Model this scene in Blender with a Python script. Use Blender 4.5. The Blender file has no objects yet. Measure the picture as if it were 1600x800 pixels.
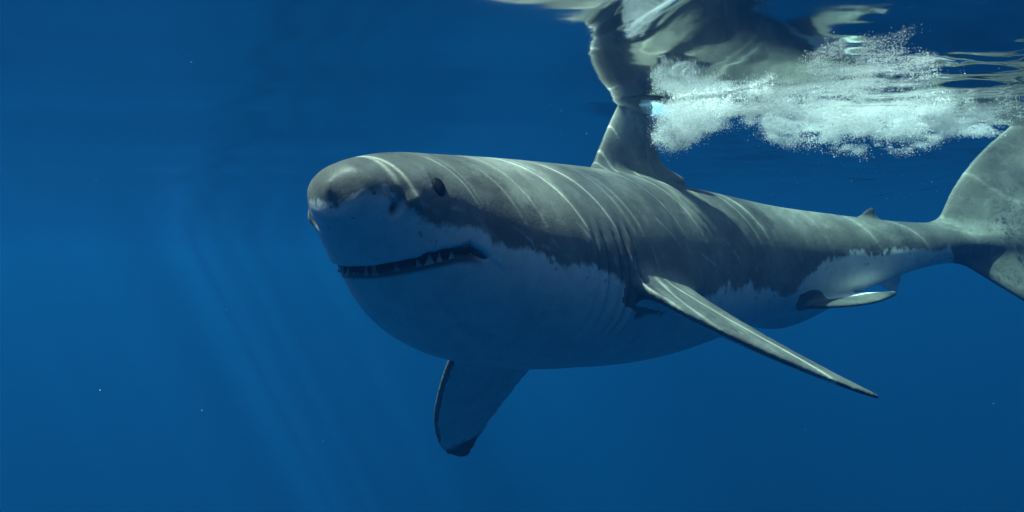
import bpy, bmesh, math, random
import numpy as np
from mathutils import Vector

random.seed(4)
rng = np.random.default_rng(11)
R = math.radians
scene = bpy.context.scene
col = scene.collection

# ------------------------------------------------------------------ camera
CAM_Z = -0.576                      # metres below the calm water surface (z = 0)
cam = bpy.data.cameras.new('camera')
cam.sensor_width = 36.0
cam.lens = 36.0 * 1500 / 1600
cam.clip_start = 0.05
cam.clip_end = 1000
camo = bpy.data.objects.new('camera', cam)
camo.location = (0, 0, CAM_Z)
camo.rotation_euler = (R(90), 0, 0)
col.objects.link(camo)
scene.camera = camo

# ------------------------------------------------------------------ light
SUN_DIR = Vector((-0.43, -0.10, 0.89)).normalized()      # towards the sun
sun_el = math.asin(SUN_DIR.z)
sun_az = math.atan2(SUN_DIR.x, SUN_DIR.y)
world = bpy.data.worlds.new('World')
scene.world = world
world.use_nodes = True
wn = world.node_tree
sky = wn.nodes.new('ShaderNodeTexSky')
sky.sky_type = 'NISHITA'
sky.sun_disc = False
sky.sun_elevation = sun_el
sky.sun_rotation = sun_az
bg = wn.nodes['Background']
bg.inputs['Strength'].default_value = 0.12
wn.links.new(sky.outputs[0], bg.inputs['Color'])

sl = bpy.data.lights.new('sun', 'SUN')
sl.energy = 5.0
sl.angle = R(0.5)
sl.color = (1.0, 0.96, 0.88)
so = bpy.data.objects.new('sun', sl)
so.rotation_euler = SUN_DIR.to_track_quat('Z', 'Y').to_euler()
so.location = (-4, 0, 10)
col.objects.link(so)

vs = scene.view_settings
vs.view_transform = 'Standard'
vs.look = 'None'
vs.exposure = 2.2
vs.gamma = 1.0
scene.render.engine = 'CYCLES'
cy = scene.cycles
cy.use_denoising = True
cy.max_bounces = 8
cy.diffuse_bounces = 5
cy.glossy_bounces = 4
cy.transmission_bounces = 4
cy.volume_bounces = 5
cy.transparent_max_bounces = 12
cy.caustics_reflective = False
cy.sample_clamp_indirect = 4.0

# ------------------------------------------------------------------ helpers
def smooth(a, b, x):
    t = np.clip((x - a) / (b - a), 0, 1)
    return t * t * (3 - 2 * t)

def tag(o, label=None, cat=None, group=None, kind=None):
    if label: o['label'] = label
    if cat: o['category'] = cat
    if group: o['group'] = group
    if kind: o['kind'] = kind
    return o

def mesh_obj(name, verts, faces, mat=None, parent=None, shade=True):
    me = bpy.data.meshes.new(name)
    me.from_pydata(verts if isinstance(verts, list) else verts.tolist(), [],
                   faces if isinstance(faces, list) else faces.tolist())
    if shade:
        me.polygons.foreach_set('use_smooth', [True] * len(me.polygons))
    me.update()
    if mat: me.materials.append(mat)
    o = bpy.data.objects.new(name, me)
    col.objects.link(o)
    if parent: o.parent = parent
    return o

def quads_obj(name, verts, quads, mat=None, parent=None):
    me = bpy.data.meshes.new(name)
    nv, nq = len(verts), len(quads)
    k = quads.shape[1]
    me.vertices.add(nv)
    me.vertices.foreach_set('co', np.ascontiguousarray(verts, dtype=np.float32).ravel())
    me.loops.add(nq * k)
    me.loops.foreach_set('vertex_index', np.ascontiguousarray(quads, dtype=np.int32).ravel())
    me.polygons.add(nq)
    me.polygons.foreach_set('loop_start', np.arange(0, nq * k, k, dtype=np.int32))
    me.polygons.foreach_set('use_smooth', np.ones(nq, dtype=bool))
    me.update(calc_edges=True)
    me.validate()
    if mat: me.materials.append(mat)
    o = bpy.data.objects.new(name, me)
    col.objects.link(o)
    if parent: o.parent = parent
    return o

def attr(o, name, data, kind='FLOAT'):
    a = o.data.attributes.new(name, kind, 'POINT')
    a.data.foreach_set('value' if kind == 'FLOAT' else 'vector',
                       np.ascontiguousarray(data, dtype=np.float32).ravel())

def vnoise(p, seed=0):
    """value noise 0..1 on an (n,3) or (n,2) array"""
    p = np.asarray(p, dtype=np.float64)
    if p.shape[1] == 2:
        p = np.column_stack([p, np.zeros(len(p))])
    i = np.floor(p).astype(np.int64)
    f = p - i
    f = f * f * (3 - 2 * f)
    def h(a, b, c):
        n = (a * 374761393 + b * 668265263 + c * 2147483647 + seed * 144665) & 0xffffffff
        n = ((n ^ (n >> 13)) * 1274126177) & 0xffffffff
        return ((n ^ (n >> 16)) & 0xffff) / 65535.0
    out = 0
    for dx in (0, 1):
        wx = f[:, 0] if dx else 1 - f[:, 0]
        for dy in (0, 1):
            wy = f[:, 1] if dy else 1 - f[:, 1]
            for dz in (0, 1):
                wz = f[:, 2] if dz else 1 - f[:, 2]
                out = out + wx * wy * wz * h(i[:, 0] + dx, i[:, 1] + dy, i[:, 2] + dz)
    return out

def fbm(p, octaves=3, seed=0):
    t, a, s = 0, 1.0, 0
    p = np.array(p, dtype=np.float64)
    for k in range(octaves):
        t = t + a * vnoise(p, seed + 17 * k)
        s += a
        a *= 0.5
        p = p * 2.03 + 7.1
    return t / s

class NT:
    """small node-tree helper"""
    def __init__(self, name):
        self.mat = bpy.data.materials.new(name)
        self.mat.use_nodes = True
        self.t = self.mat.node_tree
        self.t.nodes.clear()
        self.out = self.t.nodes.new('ShaderNodeOutputMaterial')
    def n(self, typ, **kw):
        nd = self.t.nodes.new(typ)
        ins = kw.pop('ins', {})
        for k, v in kw.items(): setattr(nd, k, v)
        for k, v in ins.items(): self.set(nd.inputs[k], v)
        return nd
    def set(self, sock, v):
        if hasattr(v, 'is_output'): self.t.links.new(v, sock)
        else: sock.default_value = v
    def math(self, op, a, b=None, c=None, clamp=False):
        nd = self.n('ShaderNodeMath', operation=op, use_clamp=clamp)
        for i, v in enumerate((a, b, c)):
            if v is not None: self.set(nd.inputs[i], v)
        return nd.outputs[0]
    def vmath(self, op, a, b=None):
        nd = self.n('ShaderNodeVectorMath', operation=op)
        self.set(nd.inputs[0], a)
        if b is not None: self.set(nd.inputs[1], b)
        return nd.outputs[0]
    def noise(self, vec, scale, detail=2, rough=0.5, dist=0.0):
        nd = self.n('ShaderNodeTexNoise')
        self.set(nd.inputs['Vector'], vec)
        nd.inputs['Scale'].default_value = scale
        nd.inputs['Detail'].default_value = detail
        nd.inputs['Roughness'].default_value = rough
        nd.inputs['Distortion'].default_value = dist
        return nd.outputs[0]
    def mix(self, fac, a, b):
        nd = self.n('ShaderNodeMix', data_type='RGBA')
        self.set(nd.inputs[0], fac); self.set(nd.inputs[6], a); self.set(nd.inputs[7], b)
        return nd.outputs[2]
    def ramp(self, x, lo, hi, smoothstep=True):
        nd = self.n('ShaderNodeMapRange', interpolation_type='SMOOTHSTEP' if smoothstep else 'LINEAR')
        self.set(nd.inputs[0], x)
        self.set(nd.inputs[1], lo); self.set(nd.inputs[2], hi)
        return nd.outputs[0]
    def attr(self, name, vec=False):
        nd = self.n('ShaderNodeAttribute', attribute_name=name)
        return nd.outputs['Vector'] if vec else nd.outputs['Fac']
    def link(self, a, b): self.t.links.new(a, b)

# ------------------------------------------------------------------ shark spine
L = 4.0
S_REF = 1.48
P_REF = np.array([0.33, 3.62, CAM_Z - 0.03])
_ys = np.array([-.05, .12, .25, .37, .48, .58, .68, .78, .86, .93, 1.05]) * L
_yv = np.array([61, 60, 57, 52, 42, 31, 20, 7, -10, -23, -32.])
_zs = np.array([-.05, .0, .1, .2, .37, .60, .86, 1.05]) * L
_zv = np.array([.13, .11, .045, .0, -.03, -.005, .065, .08])

def cubic(xs, ys, x):
    """monotone-ish cubic through the points (Catmull-Rom tangents)"""
    x = np.clip(np.asarray(x, dtype=np.float64), xs[0], xs[-1])
    m = np.gradient(ys, xs)
    i = np.clip(np.searchsorted(xs, x) - 1, 0, len(xs) - 2)
    h = xs[i + 1] - xs[i]
    t = (x - xs[i]) / h
    t2, t3 = t * t, t * t * t
    return ((2*t3 - 3*t2 + 1) * ys[i] + (t3 - 2*t2 + t) * h * m[i]
            + (-2*t3 + 3*t2) * ys[i + 1] + (t3 - t2) * h * m[i + 1])

_sg = np.linspace(-0.15, 4.2, 1741)
_yaw = np.radians(cubic(_ys, _yv, _sg))
_dx = np.cos(_yaw); _dy = np.sin(_yaw)
_ds = _sg[1] - _sg[0]
_px = np.concatenate([[0], np.cumsum((_dx[1:] + _dx[:-1]) / 2 * _ds)])
_py = np.concatenate([[0], np.cumsum((_dy[1:] + _dy[:-1]) / 2 * _ds)])
_px += P_REF[0] - np.interp(S_REF, _sg, _px)
_py += P_REF[1] - np.interp(S_REF, _sg, _py)
_pz = cubic(_zs, _zv, _sg) + CAM_Z
_slope = np.gradient(_pz, _sg)
ROLL = R(6)

def bend(p):
    """rest coordinates (s tailward, u to the shark's left, v up) -> world"""
    p = np.asarray(p, dtype=np.float64)
    s = p[:, 0]
    yaw = np.interp(s, _sg, _yaw)
    P = np.column_stack([np.interp(s, _sg, _px), np.interp(s, _sg, _py), np.interp(s, _sg, _pz)])
    k = np.interp(s, _sg, _slope)
    T = np.column_stack([np.cos(yaw), np.sin(yaw), k])
    T /= np.linalg.norm(T, axis=1)[:, None]
    N = np.column_stack([np.sin(yaw), -np.cos(yaw), np.zeros(len(s))])
    U = -np.cross(T, N)
    U *= np.sign(U[:, 2])[:, None]
    roll = np.where(s > 0, ROLL, ROLL)
    c, sn = np.cos(roll)[:, None], np.sin(roll)[:, None]
    N2 = N * c + U * sn
    U2 = U * c - N * sn
    return P + p[:, 1:2] * N2 + p[:, 2:3] * U2

# ------------------------------------------------------------------ shark shape: signed field in rest space
f = np.array
PS = f([0, .006, .015, .03, .05, .075, .10, .15, .20, .25, .31, .37, .45, .55, .65, .72, .78, .82, .86, .90, .95]) * L
TOP = f([.020, .0300, .0360, .0430, .0505, .0570, .0620, .0710, .078, .083, .087, .088, .084, .072, .054, .042, .031, .025, .021, .014, .004]) * L
BOT = f([.012, .0000, -.008, -.019, -.034, -.053, -.065, -.080, -.087, -.091, -.093, -.095, -.093, -.082, -.068, -.057, -.042, -.031, -.023, -.014, -.004]) * L
WID = f([.003, .0200, .0300, .0410, .0510, .0600, .0680, .0800, .089, .094, .096, .094, .086, .069, .048, .036, .029, .0265, .0230, .014, .003]) * L

def smin(a, b, k):
    h = np.clip(0.5 + 0.5 * (b - a) / k, 0, 1)
    return b + (a - b) * h - k * h * (1 - h)

def smax(a, b, k):
    return -smin(-a, -b, k)

def body_field(s, u, v):
    ss = s
    tp = np.interp(ss, PS, cubic(PS, TOP, PS)) if False else cubic(PS, TOP, ss)
    bt = cubic(PS, BOT, ss)
    w = np.maximum(cubic(PS, WID, ss), .002)
    # the widest line of the section sits below the middle on the jaw, above it further back
    zc = bt + (tp - bt) * (0.57 - 0.13 * smooth(.15, .6, ss) + .06 * smooth(1.8, 2.8, ss))
    hu = np.maximum(tp - zc, .002); hd = np.maximum(zc - bt, .002)
    vv = v - zc
    h = np.where(vv > 0, hu, hd)
    n = np.where(vv > 0, 2.0 - .1 * (1 - smooth(.1, .4, ss)), 2.25 - .30 * (1 - smooth(.12, .4, ss)))
    au = np.abs(u) / w; av = np.abs(vv) / h
    r = (au ** n + av ** n + 1e-9) ** (1.0 / n)
    d = (r - 1) * np.minimum(w, h)
    # ahead of the nose and behind the tail: outside
    d = np.where(s < 0.0, np.maximum(d, -s * 0.6), d)
    d = np.where(s > 3.75, np.maximum(d, (s - 3.75)), d)
    return d

# mouth: a gape that follows the jaw, front under the snout, corner below and behind the eye
MS = f([.00, .10, .15, .195, .25, .29, .32, .345, .365, .42])
MZ = f([-.148, -.144, -.132, -.112, -.083, -.068, -.066, -.075, -.085, -.11])
MG = f([.006, .0075, .0105, .013, .0135, .012, .0095, .005, .001, -.02])

def mouth_field(s, u, v):
    zm = np.interp(s, MS, MZ) + .0025 * np.sin(s * 90) + .0015 * np.sin(s * 170 + u * 60)
    g = np.interp(s, MS, MG) + .0015 * np.sin(s * 120 + 1 + u * 40)
    d = np.abs(v - zm) - g
    return np.maximum(d, s - 0.375)

GILLS = f([.81, .865, .935, .985, 1.045])
GILL_A = f([.40, .55, .55, .9, 1.2])

def polydist(px, py, poly):
    """signed 2-D distance to a closed polygon, negative inside"""
    d = np.full(px.shape, 1e9, dtype=np.float32)
    inside = np.zeros(px.shape, dtype=bool)
    n = len(poly)
    for i in range(n):
        ax, ay = poly[i]; bx, by = poly[(i + 1) % n]
        ex, ey = bx - ax, by - ay
        wx, wy = px - ax, py - ay
        t = np.clip((wx * ex + wy * ey) / (ex * ex + ey * ey + 1e-12), 0, 1)
        d = np.minimum(d, (wx - ex * t) ** 2 + (wy - ey * t) ** 2)
        if abs(ey) > 1e-9:
            c = ((ay > py) != (by > py)) & (px < ex * (py - ay) / ey + ax)
            inside ^= c
    d = np.sqrt(d)
    return np.where(inside, -d, d)

def catmull(pts, sub=4, sharp=()):
    pts = [f(p, dtype=float) for p in pts]
    n = len(pts); out = []
    for i in range(n):
        p0, p1, p2, p3 = pts[i - 1], pts[i], pts[(i + 1) % n], pts[(i + 2) % n]
        m1 = (p2 - p0) / 2 if i not in sharp else (p2 - p1)
        m2 = (p3 - p1) / 2 if (i + 1) % n not in sharp else (p2 - p1)
        for j in range(sub):
            t = j / sub
            out.append((2*t**3 - 3*t**2 + 1) * p1 + (t**3 - 2*t**2 + t) * m1
                       + (-2*t**3 + 3*t**2) * p2 + (t**3 - t**2) * m2)
    return f(out)

def unit(v):
    v = f(v, dtype=float); return v / np.linalg.norm(v)

# every fin: origin, span axis a, chord axis b, outline in (a, b), half thickness at root and tip, rim width
FINS = []
def fin(name, o, a, b, outline, t0, t1, span, rim, blend, curl=0.0, sharp=()):
    a = unit(a); b = f(b, dtype=float); b = unit(b - a * np.dot(a, b)); c = np.cross(a, b)
    outline = [(x * .96, y * (1.0 if o[1] > 0 else 1.19 - .22 * x)) for x, y in outline] if name == 'pectoral' else outline
    FINS.append(dict(name=name, o=f(o, dtype=float), a=a, b=b, c=c, poly=catmull(outline, 4, sharp), t0=t0, t1=t1,
                     span=span, rim=rim, blend=blend, curl=curl))

fin('dorsal', (1.48, 0, .335), (0, 0, 1), (1, 0, 0),
    [(-.10, -.04), (.0, -.01), (.10, .06), (.22, .16), (.34, .27), (.42, .36), (.465, .44), (.44, .475), (.34, .460),
     (.22, .450), (.13, .455), (.07, .49), (.02, .60), (-.008, .605), (-.02, .50), (-.10, .40)],
    .042, .010, .45, .16, .05, sharp=(12,))
PEC = [(-.20, -.03), (.0, .0), (.17, .035), (.34, .095), (.51, .185), (.66, .300), (.77, .415), (.825, .505), (.838, .556),
       (.75, .532), (.58, .495), (.42, .475), (.26, .47), (.14, .49), (.06, .515), (.0, .50), (-.20, .38)]
def pectoral(side, droop, pitch, o):
    a = f([0.0, side * math.cos(droop), -math.sin(droop)])
    up = f([0.0, side * math.sin(droop), math.cos(droop)])
    b = f([math.cos(pitch), 0, 0]) + up * math.sin(pitch) * (-1)
    fin('pectoral', o, a, b, PEC, .042, .006, .84, .20, .04, curl=-.05)
pectoral(+1, R(35), R(4.5), (1.01, .30, -.060))
pectoral(-1, R(46), R(2), (1.04, -.30, -.20))
PEL = [(-.07, -.02), (.0, .0), (.07, .06), (.115, .15), (.135, .26), (.115, .36), (.065, .455), (.02, .50), (.0, .42), (-.05, .30)]
for sd, ps, dr in ((1, 2.60, 12), (-1, 2.44, 48)):
    fin('pelvic', (ps, sd * .115, -.238), (0, sd * math.cos(R(dr)), -math.sin(R(dr))), (1, 0, 0.03), PEL, .018, .006, .15, .07, .03)
fin('second_dorsal', (3.03, 0, .130), (0, 0, 1), (1, 0, 0),
    [(-.06, -.03), (.0, .0), (.022, .03), (.044, .062), (.05, .085), (.036, .09), (.015, .095), (-.01, .11), (-.06, .10)],
    .012, .005, .07, .05, .015)
fin('anal', (3.10, 0, -.172), (0, 0, -1), (1, 0, 0),
    [(-.06, -.03), (.0, .0), (.022, .03), (.044, .062), (.05, .085), (.036, .09), (.015, .095), (-.01, .11), (-.06, .10)],
    .012, .005, .07, .05, .015)
fin('caudal', (3.36, 0, 0.0), (0, 0, 1), (1, 0, 0),
    [(.0, -.12), (.05, -.01), (.12, .055), (.25, .12), (.39, .22), (.52, .35), (.59, .46), (.625, .57), (.60, .60), (.50, .57),
     (.38, .525), (.24, .48), (.10, .45), (.0, .445), (-.09, .46), (-.20, .50), (-.29, .545), (-.36, .59), (-.395, .59),
     (-.37, .52), (-.285, .40), (-.20, .275), (-.11, .145), (-.055, .03)],
    .030, .009, .62, .13, .05)

def build_shark_field():
    xs = np.concatenate([np.arange(-.03, .62, .005), np.arange(.62, 4.03, .008)])
    ys = np.concatenate([np.arange(-.92, -.25, .009), np.arange(-.25, .25, .0055), np.arange(.25, 1.05, .009)])
    zs = np.concatenate([np.arange(-.98, -.36, .009), np.arange(-.36, .26, .0055), np.arange(.26, .86, .009)])
    F = np.empty((len(xs), len(ys), len(zs)), dtype=np.float32)
    Y, Z = np.meshgrid(ys, zs, indexing='ij')
    Y = Y.astype(np.float32); Z = Z.astype(np.float32)
    for i, x in enumerate(xs):
        if x > 3.85:
            F[i] = 1.0
            continue
        sx = f([x])
        # gill slits: shallow creases that lean back towards the top
        d = body_field(sx[:, None], Y, Z).astype(np.float32)
        if x < .6:       # the lower jaw sits back under the upper one
            off = .022 * (1 - smooth(.25, .5, x))
            d = np.where(Z < np.interp(x, MS, MZ), body_field(sx[:, None] - off, Y, Z), d).astype(np.float32)
        if .7 < x < 1.2:
            for gx, ga in zip(GILLS, GILL_A):
                q = (x + 0.10 * Z + 0.35 * Z * Z - gx)
                win = smooth(-.30, -.22, Z) * (1 - smooth(.0, .10, Z))
                d = d + .013 * ga * np.exp(-(q / .009) ** 2) * win - .008 * ga * np.exp(-((q + .028) / .022) ** 2) * win
        if x < .30:      # brow ridge and nostril pits
            for sd in (-1, 1):
                r2 = ((x - .098) / .010) ** 2 + ((Y - sd * .142) / .035) ** 2 + ((Z - .012) / .020) ** 2
                d = d + .022 * np.exp(-r2)
                r3 = ((x - .128) / .020) ** 2 + ((Y - sd * .160) / .035) ** 2 + ((Z - .03) / .022) ** 2
                d = d - .013 * np.exp(-r3)
        if .18 < x < .44:   # eye socket
            for sd in (-1, 1):
                r2 = ((x - .195) / .035) ** 2 + ((Y - sd * .17) / .05) ** 2 + ((Z - .085) / .035) ** 2
                d = d + .006 * np.exp(-r2)
        if x < .5:
            d = smax(d, -mouth_field(sx[:, None], Y, Z).astype(np.float32), .010)
        F[i] = d
    for fn in FINS:
        P3 = fn['o'] + fn['poly'][:, :1] * fn['a'] + fn['poly'][:, 1:2] * fn['b']
        lo = P3.min(0) - .09; hi = P3.max(0) + .09
        i0, i1 = np.searchsorted(xs, [lo[0], hi[0]])
        j0, j1 = np.searchsorted(ys, [lo[1], hi[1]])
        k0, k1 = np.searchsorted(zs, [lo[2], hi[2]])
        X3, Y3, Z3 = np.meshgrid(xs[i0:i1], ys[j0:j1], zs[k0:k1], indexing='ij')
        X3 = (X3 - fn['o'][0]).astype(np.float32); Y3 = (Y3 - fn['o'][1]).astype(np.float32); Z3 = (Z3 - fn['o'][2]).astype(np.float32)
        A = X3 * fn['a'][0] + Y3 * fn['a'][1] + Z3 * fn['a'][2]
        B = X3 * fn['b'][0] + Y3 * fn['b'][1] + Z3 * fn['b'][2]
        C = X3 * fn['c'][0] + Y3 * fn['c'][1] + Z3 * fn['c'][2]
        g = np.clip(A / fn['span'], -.2, 1.1)
        near = np.abs(C) < .13
        d2 = np.full(A.shape, 9.0, dtype=np.float32)
        Bn = B[near] + .004 * np.sin(A[near] * 95 + 2 * np.sin(A[near] * 41)) * smooth(.1, .3, g[near]) * smooth(.28, .42, B[near])       # slightly uneven rim
        d2[near] = polydist(A[near], Bn, fn['poly'])
        Cc = C - fn['curl'] * np.clip(g, 0, 1.2) ** 2 * (1 if fn['a'][1] > 0 else -1)
        th = fn['t0'] + (fn['t1'] - fn['t0']) * np.clip(np.abs(g), 0, 1)
        q = np.clip(-d2 / (fn['rim'] * (1 - .75 * np.clip(np.abs(g), 0, 1))), 0, 1)
        prof = np.sqrt(np.clip(1 - (1 - q) ** 2, 0, 1))
        th = th * prof + .0025
        d = np.where(d2 < 0, np.abs(Cc) - th, np.sqrt(d2 * d2 + np.maximum(np.abs(Cc) - .002, 0) ** 2))
        d = np.where(near, d, .2).astype(np.float32)
        sub = F[i0:i1, j0:j1, k0:k1]
        F[i0:i1, j0:j1, k0:k1] = smin(sub, d, fn['blend'])
    return xs, ys, zs, F

def surface_nets(xs, ys, zs, F):
    ins = F < 0
    nx, ny, nz = F.shape
    cnt = np.zeros((nx - 1, ny - 1, nz - 1), dtype=np.uint8)
    for a in (0, 1):
        for b in (0, 1):
            for c in (0, 1):
                cnt += ins[a:nx - 1 + a, b:ny - 1 + b, c:nz - 1 + c]
    act = (cnt > 0) & (cnt < 8)
    I, J, K = np.nonzero(act)
    n = len(I)
    idx = np.full(act.shape, -1, dtype=np.int32)
    idx[I, J, K] = np.arange(n)
    acc = np.zeros((n, 3)); w = np.zeros(n)
    corners = [(a, b, c) for a in (0, 1) for b in (0, 1) for c in (0, 1)]
    val = {c: F[I + c[0], J + c[1], K + c[2]] for c in corners}
    for c in corners:
        for ax in range(3):
            if c[ax]: continue
            e = list(c); e[ax] = 1; e = tuple(e)
            va, vb = val[c], val[e]
            cr = (va < 0) != (vb < 0)
            t = np.where(cr, va / np.where(cr, va - vb, 1), 0)
            p = np.zeros((n, 3))
            for q in range(3): p[:, q] = c[q]
            p[:, ax] = t
            acc += p * cr[:, None]; w += cr
    p = acc / w[:, None]
    V = np.column_stack([xs[I] + p[:, 0] * (xs[I + 1] - xs[I]), ys[J] + p[:, 1] * (ys[J + 1] - ys[J]), zs[K] + p[:, 2] * (zs[K + 1] - zs[K])])
    quads = []
    for ax in range(3):
        sl0 = [slice(1, -1)] * 3; sl1 = [slice(1, -1)] * 3
        sl0[ax] = slice(0, -1); sl1[ax] = slice(1, None)
        a = ins[tuple(sl0)]; b = ins[tuple(sl1)]
        for flip in (False, True):
            m = (a & ~b) if not flip else (~a & b)
            ii = list(np.nonzero(m))
            for q in range(3):
                if q != ax: ii[q] = ii[q] + 1
            o1, o2 = [q for q in range(3) if q != ax]
            def cell(d1, d2):
                t = [ii[0], ii[1], ii[2]]
                t[o1] = t[o1] - d1; t[o2] = t[o2] - d2
                return idx[t[0], t[1], t[2]]
            qd = np.column_stack([cell(1, 1), cell(0, 1), cell(0, 0), cell(1, 0)])
            if flip ^ (ax == 1): qd = qd[:, ::-1]
            quads.append(qd)
    Q = np.concatenate(quads)
    Q = Q[(Q >= 0).all(1)]
    return V, Q

def relax(V, Q, it=2, lam=0.5):
    n = len(V)
    E = np.concatenate([Q[:, [0, 1]], Q[:, [1, 2]], Q[:, [2, 3]], Q[:, [3, 0]]])
    for k in range(it):
        for l in (lam, -lam * 1.04):
            acc = np.zeros((n, 3)); c = np.bincount(E[:, 0], minlength=n).astype(float) + np.bincount(E[:, 1], minlength=n)
            for ax in range(3):
                acc[:, ax] = np.bincount(E[:, 0], V[E[:, 1], ax], n) + np.bincount(E[:, 1], V[E[:, 0], ax], n)
            V = V + l * (acc / np.maximum(c, 1)[:, None] - V)
    return V

xs, ys, zs, F = build_shark_field()
RV, RQ = surface_nets(xs, ys, zs, F)
del F
RV = relax(RV, RQ, 4)
WV = bend(RV)

# ------------------------------------------------------------------ shark colouring (countershading is the skin's own colour)
s_, u_, v_ = RV[:, 0], RV[:, 1], RV[:, 2]
# height of the ragged line between grey back and white belly, along the body
BS = f([0, .06, .21, .29, .39, .57, .69, .89, .98, 1.1, 1.25, 1.45, 2.05, 2.5, 2.6, 2.7, 2.94, 3.2, 3.42, 3.5, 4.0])
BZ = f([.03, .028, -.006, -.027, -.037, -.066, -.077, -.085, -.13, -.22, -.2, -.13, -.14, -.176, -.10, -.044, -.022, -.033, -.02, -.2, -.4])
belly = np.interp(s_, BS, BZ) - v_              # > 0 : white
# pectoral fins: grey above, white below with a dark tip; caudal and dorsal grey all over
fin_grey = np.zeros(len(RV)); under = np.zeros(len(RV)); tip = np.zeros(len(RV))
for fn in FINS:
    if fn['name'] not in ('pectoral', 'pelvic'): continue
    q = RV - fn['o']
    A = q @ fn['a']; B = q @ fn['b']; C = q @ fn['c']
    g = A / fn['span']
    Cc = C - (fn['curl'] * np.clip(g, 0, 1.2) ** 2 * (1 if fn['a'][1] > 0 else -1))
    m = (A > .03) & (np.abs(Cc) < .06) & (B > -.05) & (B < .6) & (np.abs(u_) > (.29 if fn['name'] == 'pectoral' else .1)) & (np.sign(u_) == np.sign(fn['o'][1]))
    upc = fn['c'][2] * Cc            # along the upward normal
    val = np.where(upc > -.002, -.16, .12)
    if fn['name'] == 'pectoral':
        # a dark rim along the underside's front edge
        val = np.where((upc < 0) & (polydist(A, B, fn['poly']) > -.012) & (B < .1 + g * .3), -.16, val)
        t = smooth(.90, .98, g + .9 * (B - .30) + .10 * (vnoise(RV * 45, 3) - .5)) * m * (g > .6) * (upc < .002)
        tip = np.maximum(tip, t)
    else:
        tip = np.maximum(tip, .55 * m * (upc > -.004))
    belly = np.where(m, val, belly)
tip = np.maximum(tip, .8 * smooth(.142, .155, v_) * (s_ > 2.9) * (s_ < 3.2))
belly = np.where(s_ > 3.55, -.16, belly)
dors = (v_ > .2)
belly = np.where(dors, -.1, belly)
# dark patch of skin in the pectoral axil and behind the pelvic base
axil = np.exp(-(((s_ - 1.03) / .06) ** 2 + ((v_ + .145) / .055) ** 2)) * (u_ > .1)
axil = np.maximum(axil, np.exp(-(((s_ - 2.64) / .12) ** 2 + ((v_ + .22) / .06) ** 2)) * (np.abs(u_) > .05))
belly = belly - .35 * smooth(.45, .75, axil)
# inside of the mouth and the gums
zm = np.interp(s_, MS, MZ); gm = np.interp(s_, MS, MG)
mouth = smooth(.008, -.004, np.abs(v_ - zm) - gm) * (s_ < .5) * (s_ > .05)
# distance inside the head tells lip from mouth lining
bf = body_field(s_, u_, v_)
mouth = mouth * smooth(-.004, -.014, bf)
gum = smooth(.37, .31, s_) * (s_ > .04) * smooth(.030, .016, (zm - gm) - v_) * (v_ < zm)
gill = np.zeros(len(RV))
for gx, ga in zip(GILLS, GILL_A):
    q = (s_ + 0.10 * v_ + 0.35 * v_ * v_ - gx)
    gill = np.maximum(gill, np.clip(ga - .25, 0, .9) * np.exp(-((q - .002) / .0075) ** 2) * smooth(-.29, -.23, v_) * (1 - smooth(.02, .08, v_)) * (np.abs(u_) > .2))
nost = np.clip(1.6 * np.exp(-(((s_ - .099) / .0075) ** 2 + ((np.abs(u_) - .142) / .04) ** 2 + ((v_ - .010) / .016) ** 2)), 0, 1)

m = NT('shark_skin')
rest = m.attr('rest', True)
bel = m.attr('belly')
n_big = m.noise(rest, 3.5, 4, .6)
n_mid = m.noise(rest, 14, 5, .65)
n_fine = m.noise(rest, 120, 3, .6)
st = m.vmath('MULTIPLY', rest, (1.0, .6, .22))
n_rag = m.noise(st, 42, 3, .7)
n_rag2 = m.noise(rest, 6.5, 4, .65)
edge = m.math('ADD', bel, m.math('ADD', m.math('MULTIPLY', m.math('SUBTRACT', n_rag, .5), m.math('MULTIPLY_ADD', m.ramp(m.n('ShaderNodeSeparateXYZ', ins={0: rest}).outputs[0], .9, 1.9), .040, .020)), m.math('MULTIPLY', m.math('SUBTRACT', n_rag2, .5), .16)))
white = m.ramp(edge, -.008, .016)
# islands of the other colour close to the border
isl = m.noise(m.vmath('ADD', rest, (3, 1, 2)), 30, 2, .5)
white = m.math('SUBTRACT', white, m.math('MULTIPLY', m.ramp(isl, .64, .70), m.math('MULTIPLY', m.ramp(edge, .10, .0), .8)), clamp=True)
grey = m.mix(m.ramp(n_big, .3, .7), (.115, .115, .098, 1), (.205, .205, .178, 1))
n_blot = m.noise(m.vmath('ADD', rest, (7, 5, 1)), 7, 5, .7, .6)
grey = m.mix(m.math('MULTIPLY', m.ramp(n_blot, .48, .68), .60), grey, (.060, .062, .058, 1))
grey = m.mix(m.math('MULTIPLY', m.ramp(n_mid, .50, .70), .40), grey, (.26, .26, .235, 1))
n_pore = m.noise(rest, 75, 2, .6)
grey = m.mix(m.math('MULTIPLY', m.ramp(n_pore, .58, .70), .30), grey, (.05, .05, .048, 1))
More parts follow.
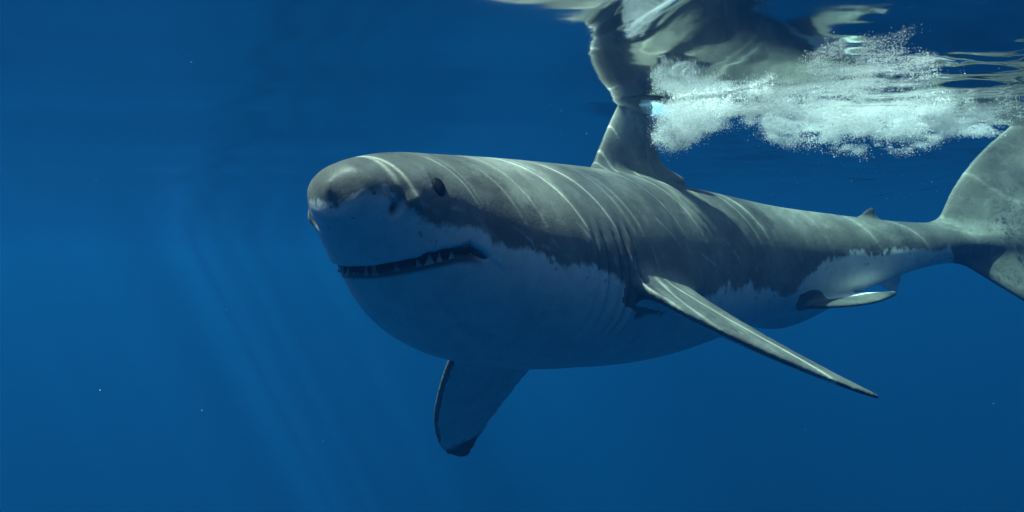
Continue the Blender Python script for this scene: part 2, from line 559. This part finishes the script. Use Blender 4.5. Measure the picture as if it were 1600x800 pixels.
# dark nicks and pale scratches
sc1 = m.noise(m.vmath('MULTIPLY', rest, (2.0, 6.0, 9.0)), 9, 2, .5, 1.2)
grey = m.mix(m.math('MULTIPLY', m.ramp(sc1, .70, .76), .6), grey, (.035, .035, .035, 1))
sc2 = m.noise(m.vmath('MULTIPLY', rest, (9.0, 4.0, 1.6)), 6, 2, .5, .8)
grey = m.mix(m.math('MULTIPLY', m.ramp(sc2, .69, .76), .5), grey, (.36, .36, .33, 1))
wht = m.mix(m.ramp(n_mid, .35, .75), (.74, .75, .73, 1), (.60, .62, .60, 1))
wht = m.mix(m.math('MULTIPLY', m.ramp(sc1, .72, .77), .5), wht, (.25, .25, .24, 1))
c = m.mix(white, grey, wht)
grain = m.math('MULTIPLY_ADD', m.noise(rest, 210, 2, .6), .5, .75)
c = m.vmath('MULTIPLY', c, m.n('ShaderNodeCombineXYZ', ins={0: grain, 1: grain, 2: grain}).outputs[0])
c = m.mix(m.math('MULTIPLY', m.attr('scar'), m.math('MULTIPLY', m.ramp(n_mid, .35, .60), .55)), c, (.42, .42, .39, 1))
c = m.mix(m.attr('tip'), c, (.035, .035, .04, 1))
c = m.mix(m.attr('gum'), c, (.21, .105, .09, 1))
c = m.mix(m.attr('mouth'), c, (.05, .025, .022, 1))
c = m.mix(m.attr('gill'), c, (.03, .03, .032, 1))
bsdf = m.n('ShaderNodeBsdfPrincipled')
m.set(bsdf.inputs['Base Color'], c)
m.set(bsdf.inputs['Roughness'], m.math('ADD', .32, m.math('MULTIPLY', n_mid, .2)))
bsdf.inputs['IOR'].default_value = 1.25
bp = m.n('ShaderNodeBump', ins={'Strength': .35, 'Distance': .006})
m.set(bp.inputs['Height'], m.math('ADD', m.math('MULTIPLY', n_mid, .8), m.math('MULTIPLY', n_fine, .3)))
m.link(bp.outputs[0], bsdf.inputs['Normal'])
m.link(bsdf.outputs[0], m.out.inputs['Surface'])
SKIN = m.mat

origin = bend(f([[1.5, 0, -.35]]))[0]
shark = bpy.data.objects.new('shark', None)
shark.location = origin
col.objects.link(shark)
tag(shark, 'large grey and white shark with parted jaws swimming below the water surface', 'shark')
body = quads_obj('body', WV - origin, RQ, SKIN, shark)
attr(body, 'rest', RV, 'FLOAT_VECTOR')
attr(body, 'belly', belly)
attr(body, 'tip', tip)
attr(body, 'gum', gum)
attr(body, 'mouth', mouth)
SCARS = [[(.42, .02), (.50, -.02), (.53, -.06)], [(.60, -.01), (.66, -.05)], [(.30, .0), (.36, -.02), (.39, -.05)], [(.74, .06), (.79, .01), (.80, -.04)],
         [(.14, .03), (.19, .015)], [(1.30, .12), (1.42, .03)], [(1.9, .06), (2.0, -.02), (2.02, -.06)],
         [(.23, .03), (.29, .025), (.33, .0)], [(.88, .03), (.91, -.06)], [(1.18, .02), (1.20, -.05)], [(1.62, .0), (1.75, -.04)], [(.55, -.03), (.575, -.035)]]
scar = np.zeros(len(RV))
left = (u_ > 0) & (s_ < 2.2)
for ln in SCARS:
    for (a0, b0), (a1, b1) in zip(ln[:-1], ln[1:]):
        e0, e1 = a1 - a0, b1 - b0
        t = np.clip(((s_ - a0) * e0 + (v_ - b0) * e1) / (e0 * e0 + e1 * e1), 0, 1)
        dd = np.hypot(s_ - a0 - t * e0, v_ - b0 - t * e1)
        scar = np.maximum(scar, smooth(.009, .002, dd) * left)
attr(body, 'scar', scar)
attr(body, 'gill', np.maximum(gill * .9, nost))

def simple_mat(name, color, rough=.4, noise=0, c2=None, ior=1.33):
    m = NT(name)
    b = m.n('ShaderNodeBsdfPrincipled')
    if noise:
        tc = m.n('ShaderNodeTexCoord').outputs['Object']
        m.set(b.inputs['Base Color'], m.mix(m.ramp(m.noise(tc, noise, 3), .35, .65), color, c2))
    else:
        b.inputs['Base Color'].default_value = color
    b.inputs['Roughness'].default_value = rough
    b.inputs['IOR'].default_value = ior
    m.link(b.outputs[0], m.out.inputs['Surface'])
    return m.mat

# eyes
EYE = simple_mat('black_eye', (.010, .010, .011, 1), .5, 60, (.016, .016, .018, 1), 1.12)
def surf_u(s, v, side):
    """|u| of the skin at (s, v)"""
    us = np.linspace(0, .5, 2001)
    d = body_field(np.full(2001, s), us, np.full(2001, v))
    return side * us[np.argmax(d > 0)]
for side in (1, -1):
    c0 = f([.195, surf_u(.195, .082, side), .082])
    e_ = 1e-3
    bf1 = lambda p: float(body_field(f([p[0]]), f([p[1]]), f([p[2]]))[0])
    nrm = unit([bf1(c0 + e_ * k) - bf1(c0 - e_ * k) for k in np.eye(3)])
    upv = unit(f([-.25, 0, 1.0]) - nrm * np.dot(nrm, f([-.25, 0, 1.0]))); sdv = np.cross(nrm, upv)
    bm = bmesh.new()
    bmesh.ops.create_uvsphere(bm, u_segments=24, v_segments=16, radius=1)
    V = f([list(x.co) for x in bm.verts])
    V = c0 - nrm * .006 + V[:, :1] * .019 * sdv + V[:, 1:2] * .010 * nrm + V[:, 2:3] * .027 * upv
    V = bend(V)
    Fc = [[x.index for x in fc.verts] for fc in bm.faces]
    bm.free()
    mesh_obj('eye', V - origin, Fc, EYE, shark)

# teeth: flat triangular blades, each its own part, on the rims of both jaws
TOOTH = simple_mat('tooth_enamel', (.46, .44, .38, 1), .4, 40, (.28, .26, .22, 1))
th_v = f([[-.5, -.10, 0], [.5, -.10, 0], [.5, .10, 0], [-.5, .10, 0], [-.28, -.075, .42], [.28, -.075, .42], [.28, .075, .42], [-.28, .075, .42], [0.0, 0, 1]])
th_f = [[0, 1, 5, 4], [1, 2, 6, 5], [2, 3, 7, 6], [3, 0, 4, 7], [4, 5, 8], [5, 6, 8], [6, 7, 8], [7, 4, 8], [3, 2, 1, 0]]
def jaw_points(lower, n):
    """points on the gape's rim, spread evenly from corner to corner"""
    pts = []
    for side in (1, -1):
        for s in np.linspace(.06, .325, 300):
            z = np.interp(s, MS, MZ) + (-1 if lower else 1) * np.interp(s, MS, MG)
            us = np.linspace(0, .4, 800)
            dd = body_field(np.full(800, s), us, np.full(800, z))
            k = np.argmax(dd > -.010)
            if dd[0] > -.010: continue
            pts.append((side, s, us[k], z))
    L_ = [p for p in pts if p[0] == 1][::-1]; R_ = [p for p in pts if p[0] == -1]
    P = f([[p[1], p[0] * p[2], p[3]] for p in L_ + R_])
    d = np.concatenate([[0], np.cumsum(np.linalg.norm(np.diff(P, axis=0), axis=1))])
    t = np.linspace(.02, .98, n) * d[-1]
    return np.column_stack([np.interp(t, d, P[:, k]) for k in range(3)])
for lower, n, hgt in ((True, 19, .025), (False, 20, .011)):
    P = jaw_points(lower, n)
    T = np.gradient(P, axis=0); T /= np.linalg.norm(T, axis=1)[:, None]
    for k in range(n):
        e = 1 - abs(k / (n - 1) - .5) * 1.1
        h = hgt * (.55 + .55 * e) * rng.choice([.35, .55, .8, 1.0, 1.25])
        wd = h * rng.uniform(.55, .95)
        t = T[k]; z = f([0, 0, 1.0]) * (1 if lower else -1)
        nrm = np.cross(t, z); nrm /= np.linalg.norm(nrm)
        if rng.uniform() < .15: continue
        lean = unit(z + nrm * rng.uniform(-.25, .25) + t * rng.uniform(-.35, .35))
        V = P[k] + t * rng.uniform(-.004, .004) - z * h * .25 + th_v[:, :1] * t * wd + th_v[:, 1:2] * nrm * wd + th_v[:, 2:3] * lean * h
        mesh_obj('tooth', bend(V) - origin, th_f, TOOTH, shark, shade=False)

# ------------------------------------------------------------------ water surface
FIN_T = bend(f([[1.56, 0, 0], [2.3, 0, 0]]))
wk_o = FIN_T[0, :2]; wk_d = unit(FIN_T[1, :2] - FIN_T[0, :2]); wk_n = f([wk_d[1], -wk_d[0]])     # wk_n points at the camera's side

def height(x, y):
    p = np.column_stack([x, y])
    t = (p - wk_o) @ wk_d; w = (p - wk_o) @ wk_n
    h = .018 + .006 * np.sin(x * 1.1 + y * 2.3 + .4) + .003 * np.sin(-x * .7 + y * 4.1 + 1.9)
    h += .014 * (fbm(p * f([.9, 1.6]), 3, 3) - .5)
    rough = smooth(.8, 1.9, x + .15 * (y - 3))
    h += rough * .045 * (fbm(p * f([1.6, 3.0]) + 3.3, 3, 9) - .5)
    h += smooth(.85, 1.5, x) * (.050 + .045 * (1 - smooth(2.8, 3.4, y))) * (fbm(p * f([2.6, 6.0]) + 1.3, 4, 19) - .5)
    # hollow torn behind the dorsal fin and the ridges of its wake
    hol = np.exp(-((w - .09) / .09) ** 2) * smooth(.04, .24, t) * (1 - smooth(.32, .52, t))
    h += -.16 * hol
    h += (.115 * .06 * np.logaddexp(0, (3.38 - y) / .06) + .075 * .1 * np.logaddexp(0, (2.95 - y) / .1)) * smooth(.3, 2.0, y) * smooth(.05, .45, x + .22 * (y - 3)) * (1 - smooth(1.2, 2.3, x))
    h += .035 * np.exp(-((np.abs(w) - .10 - .25 * np.clip(t, 0, 3)) / .06) ** 2) * smooth(-.05, .15, t) * (1 - smooth(.6, 2.2, t))
    return h

def grow(a, b, step, far, ratio=1.12):
    mid = list(np.arange(a, b + 1e-6, step))
    up = []; x = mid[-1]; st = step
    while x < far[1]:
        st *= ratio; x += st; up.append(x)
    dn = []; x = mid[0]; st = step
    while x > far[0]:
        st *= ratio; x -= st; dn.append(x)
    return f(dn[::-1] + mid + up)
gx = grow(-2.2, 3.4, .022, (-300, 300)); gy = grow(1.6, 5.6, .022, (-300, 300))
GX, GY = np.meshgrid(gx, gy, indexing='ij')
H = height(GX.ravel(), GY.ravel())
fade = 1 - smooth(15, 60, np.hypot(GX.ravel(), GY.ravel()))
WVt = np.column_stack([GX.ravel(), GY.ravel(), H * fade])
ni, nj = len(gx), len(gy)
ii, jj = np.meshgrid(np.arange(ni - 1), np.arange(nj - 1), indexing='ij')
b0 = (ii * nj + jj).ravel()
WQ = np.column_stack([b0, b0 + nj, b0 + nj + 1, b0 + 1])

m = NT('sea_surface')
pos = m.n('ShaderNodeNewGeometry').outputs['Position']
# caustic filaments painted into the surface's transmittance, a procedural gobo for the sun
def caustic_pattern(rot, spacing, stretch, wob, seed, power, scale=1.5):
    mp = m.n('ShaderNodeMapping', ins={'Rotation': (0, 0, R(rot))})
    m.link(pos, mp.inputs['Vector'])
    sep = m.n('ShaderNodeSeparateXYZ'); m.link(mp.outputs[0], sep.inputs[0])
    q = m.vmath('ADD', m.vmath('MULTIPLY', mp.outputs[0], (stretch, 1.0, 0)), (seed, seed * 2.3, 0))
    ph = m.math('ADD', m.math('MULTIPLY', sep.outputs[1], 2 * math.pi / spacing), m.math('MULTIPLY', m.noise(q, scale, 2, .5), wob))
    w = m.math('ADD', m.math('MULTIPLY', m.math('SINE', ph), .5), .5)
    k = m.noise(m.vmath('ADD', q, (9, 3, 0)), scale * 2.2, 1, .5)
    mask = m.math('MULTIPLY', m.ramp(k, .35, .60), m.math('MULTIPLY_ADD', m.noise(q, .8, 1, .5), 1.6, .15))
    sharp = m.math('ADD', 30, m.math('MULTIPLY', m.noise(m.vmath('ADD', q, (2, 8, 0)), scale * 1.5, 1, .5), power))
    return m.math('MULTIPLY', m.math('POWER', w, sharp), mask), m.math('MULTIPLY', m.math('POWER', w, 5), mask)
fa, ga = caustic_pattern(38, .20, .45, 17, 1.3, 300)
fb, gb = caustic_pattern(20, .21, .6, 20, 6.1, 240)
# broad light shafts painted into the transmittance as stretched noise
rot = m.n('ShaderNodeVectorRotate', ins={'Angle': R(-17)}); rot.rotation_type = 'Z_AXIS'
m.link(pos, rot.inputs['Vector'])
shaft_pattern = m.ramp(m.noise(m.vmath('MULTIPLY', rot.outputs[0], (1.45, .05, 0)), 1.6, 2, .55), .32, .68)
shaft_pattern = m.math('MULTIPLY', m.math('SUBTRACT', shaft_pattern, .5), .54)
filament_fade = m.math('MULTIPLY_ADD', m.ramp(m.n('ShaderNodeSeparateXYZ', ins={0: pos}).outputs[0], 1.15, .35), .75, .25)    # dims the painted filaments by x towards the tail
fa = m.math('MULTIPLY', fa, filament_fade); fb = m.math('MULTIPLY', fb, filament_fade)
lens = m.math('ADD', m.math('ADD', m.math('ADD', .46, shaft_pattern), m.math('MULTIPLY', ga, .15)),  # painted sunlight pattern: how much the surface lets through, not computed from the waves
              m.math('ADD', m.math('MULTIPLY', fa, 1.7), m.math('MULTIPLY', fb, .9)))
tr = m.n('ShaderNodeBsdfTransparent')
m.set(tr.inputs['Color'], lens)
gl = m.n('ShaderNodeBsdfGlossy', ins={'Roughness': .06, 'Color': (.76, .77, .77, 1)})
bp = m.n('ShaderNodeBump', ins={'Strength': .07, 'Distance': .02})
m.set(bp.inputs['Height'], m.noise(m.vmath('MULTIPLY', pos, (.6, 1.3, 0)), 4, 2, .5))
m.link(bp.outputs[0], gl.inputs['Normal'])
fr = m.n('ShaderNodeFresnel', ins={'IOR': 1.333})
mx = m.n('ShaderNodeMixShader')
m.link(fr.outputs[0], mx.inputs[0]); m.link(tr.outputs[0], mx.inputs[1]); m.link(gl.outputs[0], mx.inputs[2])
m.link(mx.outputs[0], m.out.inputs['Surface'])
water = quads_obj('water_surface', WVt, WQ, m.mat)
tag(water, kind='structure')

# ------------------------------------------------------------------ foam churned up behind the dorsal fin
def specks(name, P, rad, mat):
    """many tiny four-sided flecks, each turned its own way, in one mesh"""
    n = len(P)
    base = f([[1, 1, 1], [1, -1, -1], [-1, 1, -1], [-1, -1, 1.]]) * .75
    q = rng.normal(size=(n, 4)); q /= np.linalg.norm(q, axis=1)[:, None]
    w, x, y, z = q.T
    M = np.stack([np.stack([1-2*(y*y+z*z), 2*(x*y-z*w), 2*(x*z+y*w)], 1), np.stack([2*(x*y+z*w), 1-2*(x*x+z*z), 2*(y*z-x*w)], 1),
                  np.stack([2*(x*z-y*w), 2*(y*z+x*w), 1-2*(x*x+y*y)], 1)], 1)
    V = (P[:, None, :] + np.einsum('nij,kj->nki', M, base) * rad[:, None, None]).reshape(-1, 3)
    Fc = (np.array([[0, 1, 2], [0, 3, 1], [0, 2, 3], [1, 3, 2]])[None] + 4 * np.arange(n)[:, None, None]).reshape(-1, 3)
    return quads_obj(name, V, Fc, mat)

def gauss_seg(p, a, b, ra, rb):
    """falloff round a segment whose radius (x, y, z) grows from ra to rb"""
    a = f(a, dtype=float); b = f(b, dtype=float)
    d = b - a
    t = np.clip(((p - a) @ d) / (d @ d), 0, 1)
    q = (p - a - t[:, None] * d) / (f(ra) + t[:, None] * (f(rb) - f(ra)))
    return np.exp(-(q ** 2).sum(1))

FAN = f([.70, 3.60])
def foam_density(P, z):
    """P: position, z: depth below the local surface (negative)"""
    Q = np.column_stack([P[:, :2], z])
    d = np.zeros(len(P))
    d += 2.3 * gauss_seg(Q, (.62, 3.60, -.09), (.73, 3.64, -.03), (.065, .08, .075), (.070, .09, .06))
    d += .8 * gauss_seg(Q, (.74, 3.64, -.02), (1.05, 3.70, -.02), (.06, .10, .045), (.12, .14, .07))
    d += 1.25 * gauss_seg(Q, (1.02, 3.70, -.02), (1.45, 3.86, -.03), (.15, .15, .080), (.22, .22, .090))
    d += .55 * gauss_seg(Q, (1.5, 3.86, -.02), (2.0, 4.05, -.02), (.22, .25, .085), (.22, .28, .040))
    # a thin fan of foam torn out along the surface from the fin's wake
    fx = Q[:, 0] - FAN[0]; fy = Q[:, 1] - FAN[1]
    fr = np.hypot(fx, fy); fa_ = np.degrees(np.arctan2(fy, fx))
    edge_n = 10 * (fbm(np.column_stack([fr * 5, fr * 0]), 2, 90) - .5)
    fan = smooth(-71, -63, fa_ + edge_n) * (1 - smooth(-38, -8, fa_)) * smooth(.10, .25, fr) * (1 - smooth(.45, 1.05, fr))
    d += 1.05 * fan * np.exp(-(Q[:, 2] / (.034 - .020 * np.clip(fr, 0, 1))) ** 2)
    ok = d > .06
    out = np.zeros(len(P))
    P = Q[ok]
    # billows and torn wisps drawn out along the wake
    W = P + .12 * np.column_stack([fbm(P * 7, 3, 5) - .5, fbm(P * 7, 3, 6) - .5, fbm(P * 7, 3, 7) - .5])
    wr = np.hypot(W[:, 0] - FAN[0], W[:, 1] - FAN[1]); wa = np.arctan2(W[:, 1] - FAN[1], W[:, 0] - FAN[0])
    n1 = fbm(W * f([4.5, 5, 9]), 4, 31)
    n2 = fbm(np.column_stack([wr * 5, wa * 13, W[:, 2] * 26]), 4, 77)
    n3 = fbm(W * f([22, 22, 34]), 3, 41)
    out[ok] = d[ok] * (.15 + 1.5 * smooth(.38, .60, n1)) * (.10 + 1.5 * smooth(.40, .60, n2)) * (.3 + smooth(.35, .6, n3))
    return out

N = 4200000
P = np.column_stack([rng.uniform(.45, 2.35, N), rng.uniform(2.5, 4.5, N), np.zeros(N)])
z = -rng.uniform(0, 1, N) ** 1.5 * .27
dens = foam_density(P, z)
keep = rng.uniform(0, 1, N) < np.clip((dens - .12) * 1.0, 0, 1)
P = P[keep]; z = z[keep]
if len(P) > 300000: P = P[:300000]; z = z[:300000]
P[:, 2] = height(P[:, 0], P[:, 1]) * np.where(P[:, 1] > 3.5, .6, 1) + z - .006
rad = np.clip(rng.lognormal(math.log(.00088), .50, len(P)), .0004, .0034) * np.where(P[:, 1] < 3.4, .75, 1)
m = NT('foam_white')
b = m.n('ShaderNodeBsdfDiffuse', ins={'Color': (.96, .97, .96, 1)})
t = m.n('ShaderNodeBsdfTranslucent', ins={'Color': (.96, .97, .96, 1)})
g = m.n('ShaderNodeBsdfGlossy', ins={'Color': (.9, .9, .9, 1), 'Roughness': .15})
x1 = m.n('ShaderNodeMixShader', ins={'Fac': .5}); x2 = m.n('ShaderNodeMixShader', ins={'Fac': .06})
m.link(b.outputs[0], x1.inputs[1]); m.link(t.outputs[0], x1.inputs[2])
m.link(x1.outputs[0], x2.inputs[1]); m.link(g.outputs[0], x2.inputs[2])
m.link(x2.outputs[0], m.out.inputs['Surface'])
FOAM = m.mat
foam = specks('foam', P, rad, FOAM)
tag(foam, 'white churned foam of tiny bubbles trailing behind the dorsal fin', 'foam', kind='stuff')

# the milky core of the foam, too fine to show single bubbles
cx = np.arange(.48, 2.2, .011); cyy = np.arange(2.7, 4.35, .013); cz = np.arange(-.25, -.004, .008)
C3 = np.stack(np.meshgrid(cx, cyy, cz, indexing='ij'), -1).reshape(-1, 3)
D3 = foam_density(C3, C3[:, 2])
cap = (C3[:, 2] > -.009)
D3 = np.where(cap, 0, D3)
FC = (.40 - D3).reshape(len(cx), len(cyy), len(cz)).astype(np.float32)
FC[0] = FC[-1] = 1; FC[:, 0] = FC[:, -1] = 1; FC[:, :, 0] = FC[:, :, -1] = 1
CV, CQ = surface_nets(cx, cyy, cz, FC)
CV = relax(CV, CQ, 1)
CV[:, 2] += height(CV[:, 0], CV[:, 1]) * np.where(CV[:, 1] > 3.5, .6, 1) - .004
m = NT('foam_milk')
pv = m.n('ShaderNodeVolumePrincipled')
pv.inputs['Color'].default_value = (.975, .99, .99, 1)
pv.inputs['Density'].default_value = 5
pv.inputs['Anisotropy'].default_value = .2
m.link(pv.outputs[0], m.out.inputs['Volume'])
milk = quads_obj('foam_cloud', CV, CQ, m.mat)
tag(milk, 'milky white core of the foam behind the dorsal fin', 'foam', kind='stuff')

# drifting specks in the water
n = 230
Y = rng.uniform(1.3, 7, n)
P = np.column_stack([rng.uniform(-.62, .62, n) * Y, Y, np.minimum(CAM_Z + rng.uniform(-.3, .3, n) * Y, -.04)])
P[:45] = np.column_stack([rng.uniform(.95, 1.65, 45), rng.uniform(3.5, 4.0, 45), rng.uniform(-.36, -.16, 45)])
sp = specks('drifting_specks', P, rng.uniform(.00025, .0009, n), FOAM)
tag(sp, 'pale specks drifting loose in the blue water', 'specks', kind='stuff')

# ------------------------------------------------------------------ sea water the light scatters in
m = NT('sea_water')
pv = m.n('ShaderNodeVolumePrincipled')
pv.inputs['Color'].default_value = (.0040, .0262, .090, 1)
pv.inputs['Density'].default_value = .15
pv.inputs['Anisotropy'].default_value = .15
pv.inputs['Absorption Color'].default_value = (0.0, .53, .51, 1)
m.link(pv.outputs[0], m.out.inputs['Volume'])
bm = bmesh.new()
bmesh.ops.create_cube(bm, size=1)
for v in bm.verts:
    v.co = Vector((v.co.x * 560, v.co.y * 560, -80 + (v.co.z + .5) * 80.9))
me = bpy.data.meshes.new('haze'); bm.to_mesh(me); bm.free()
me.materials.append(m.mat)
hz = bpy.data.objects.new('haze', me)
col.objects.link(hz)
tag(hz, 'clear blue sea water fading everything far away', 'sea water', kind='stuff')
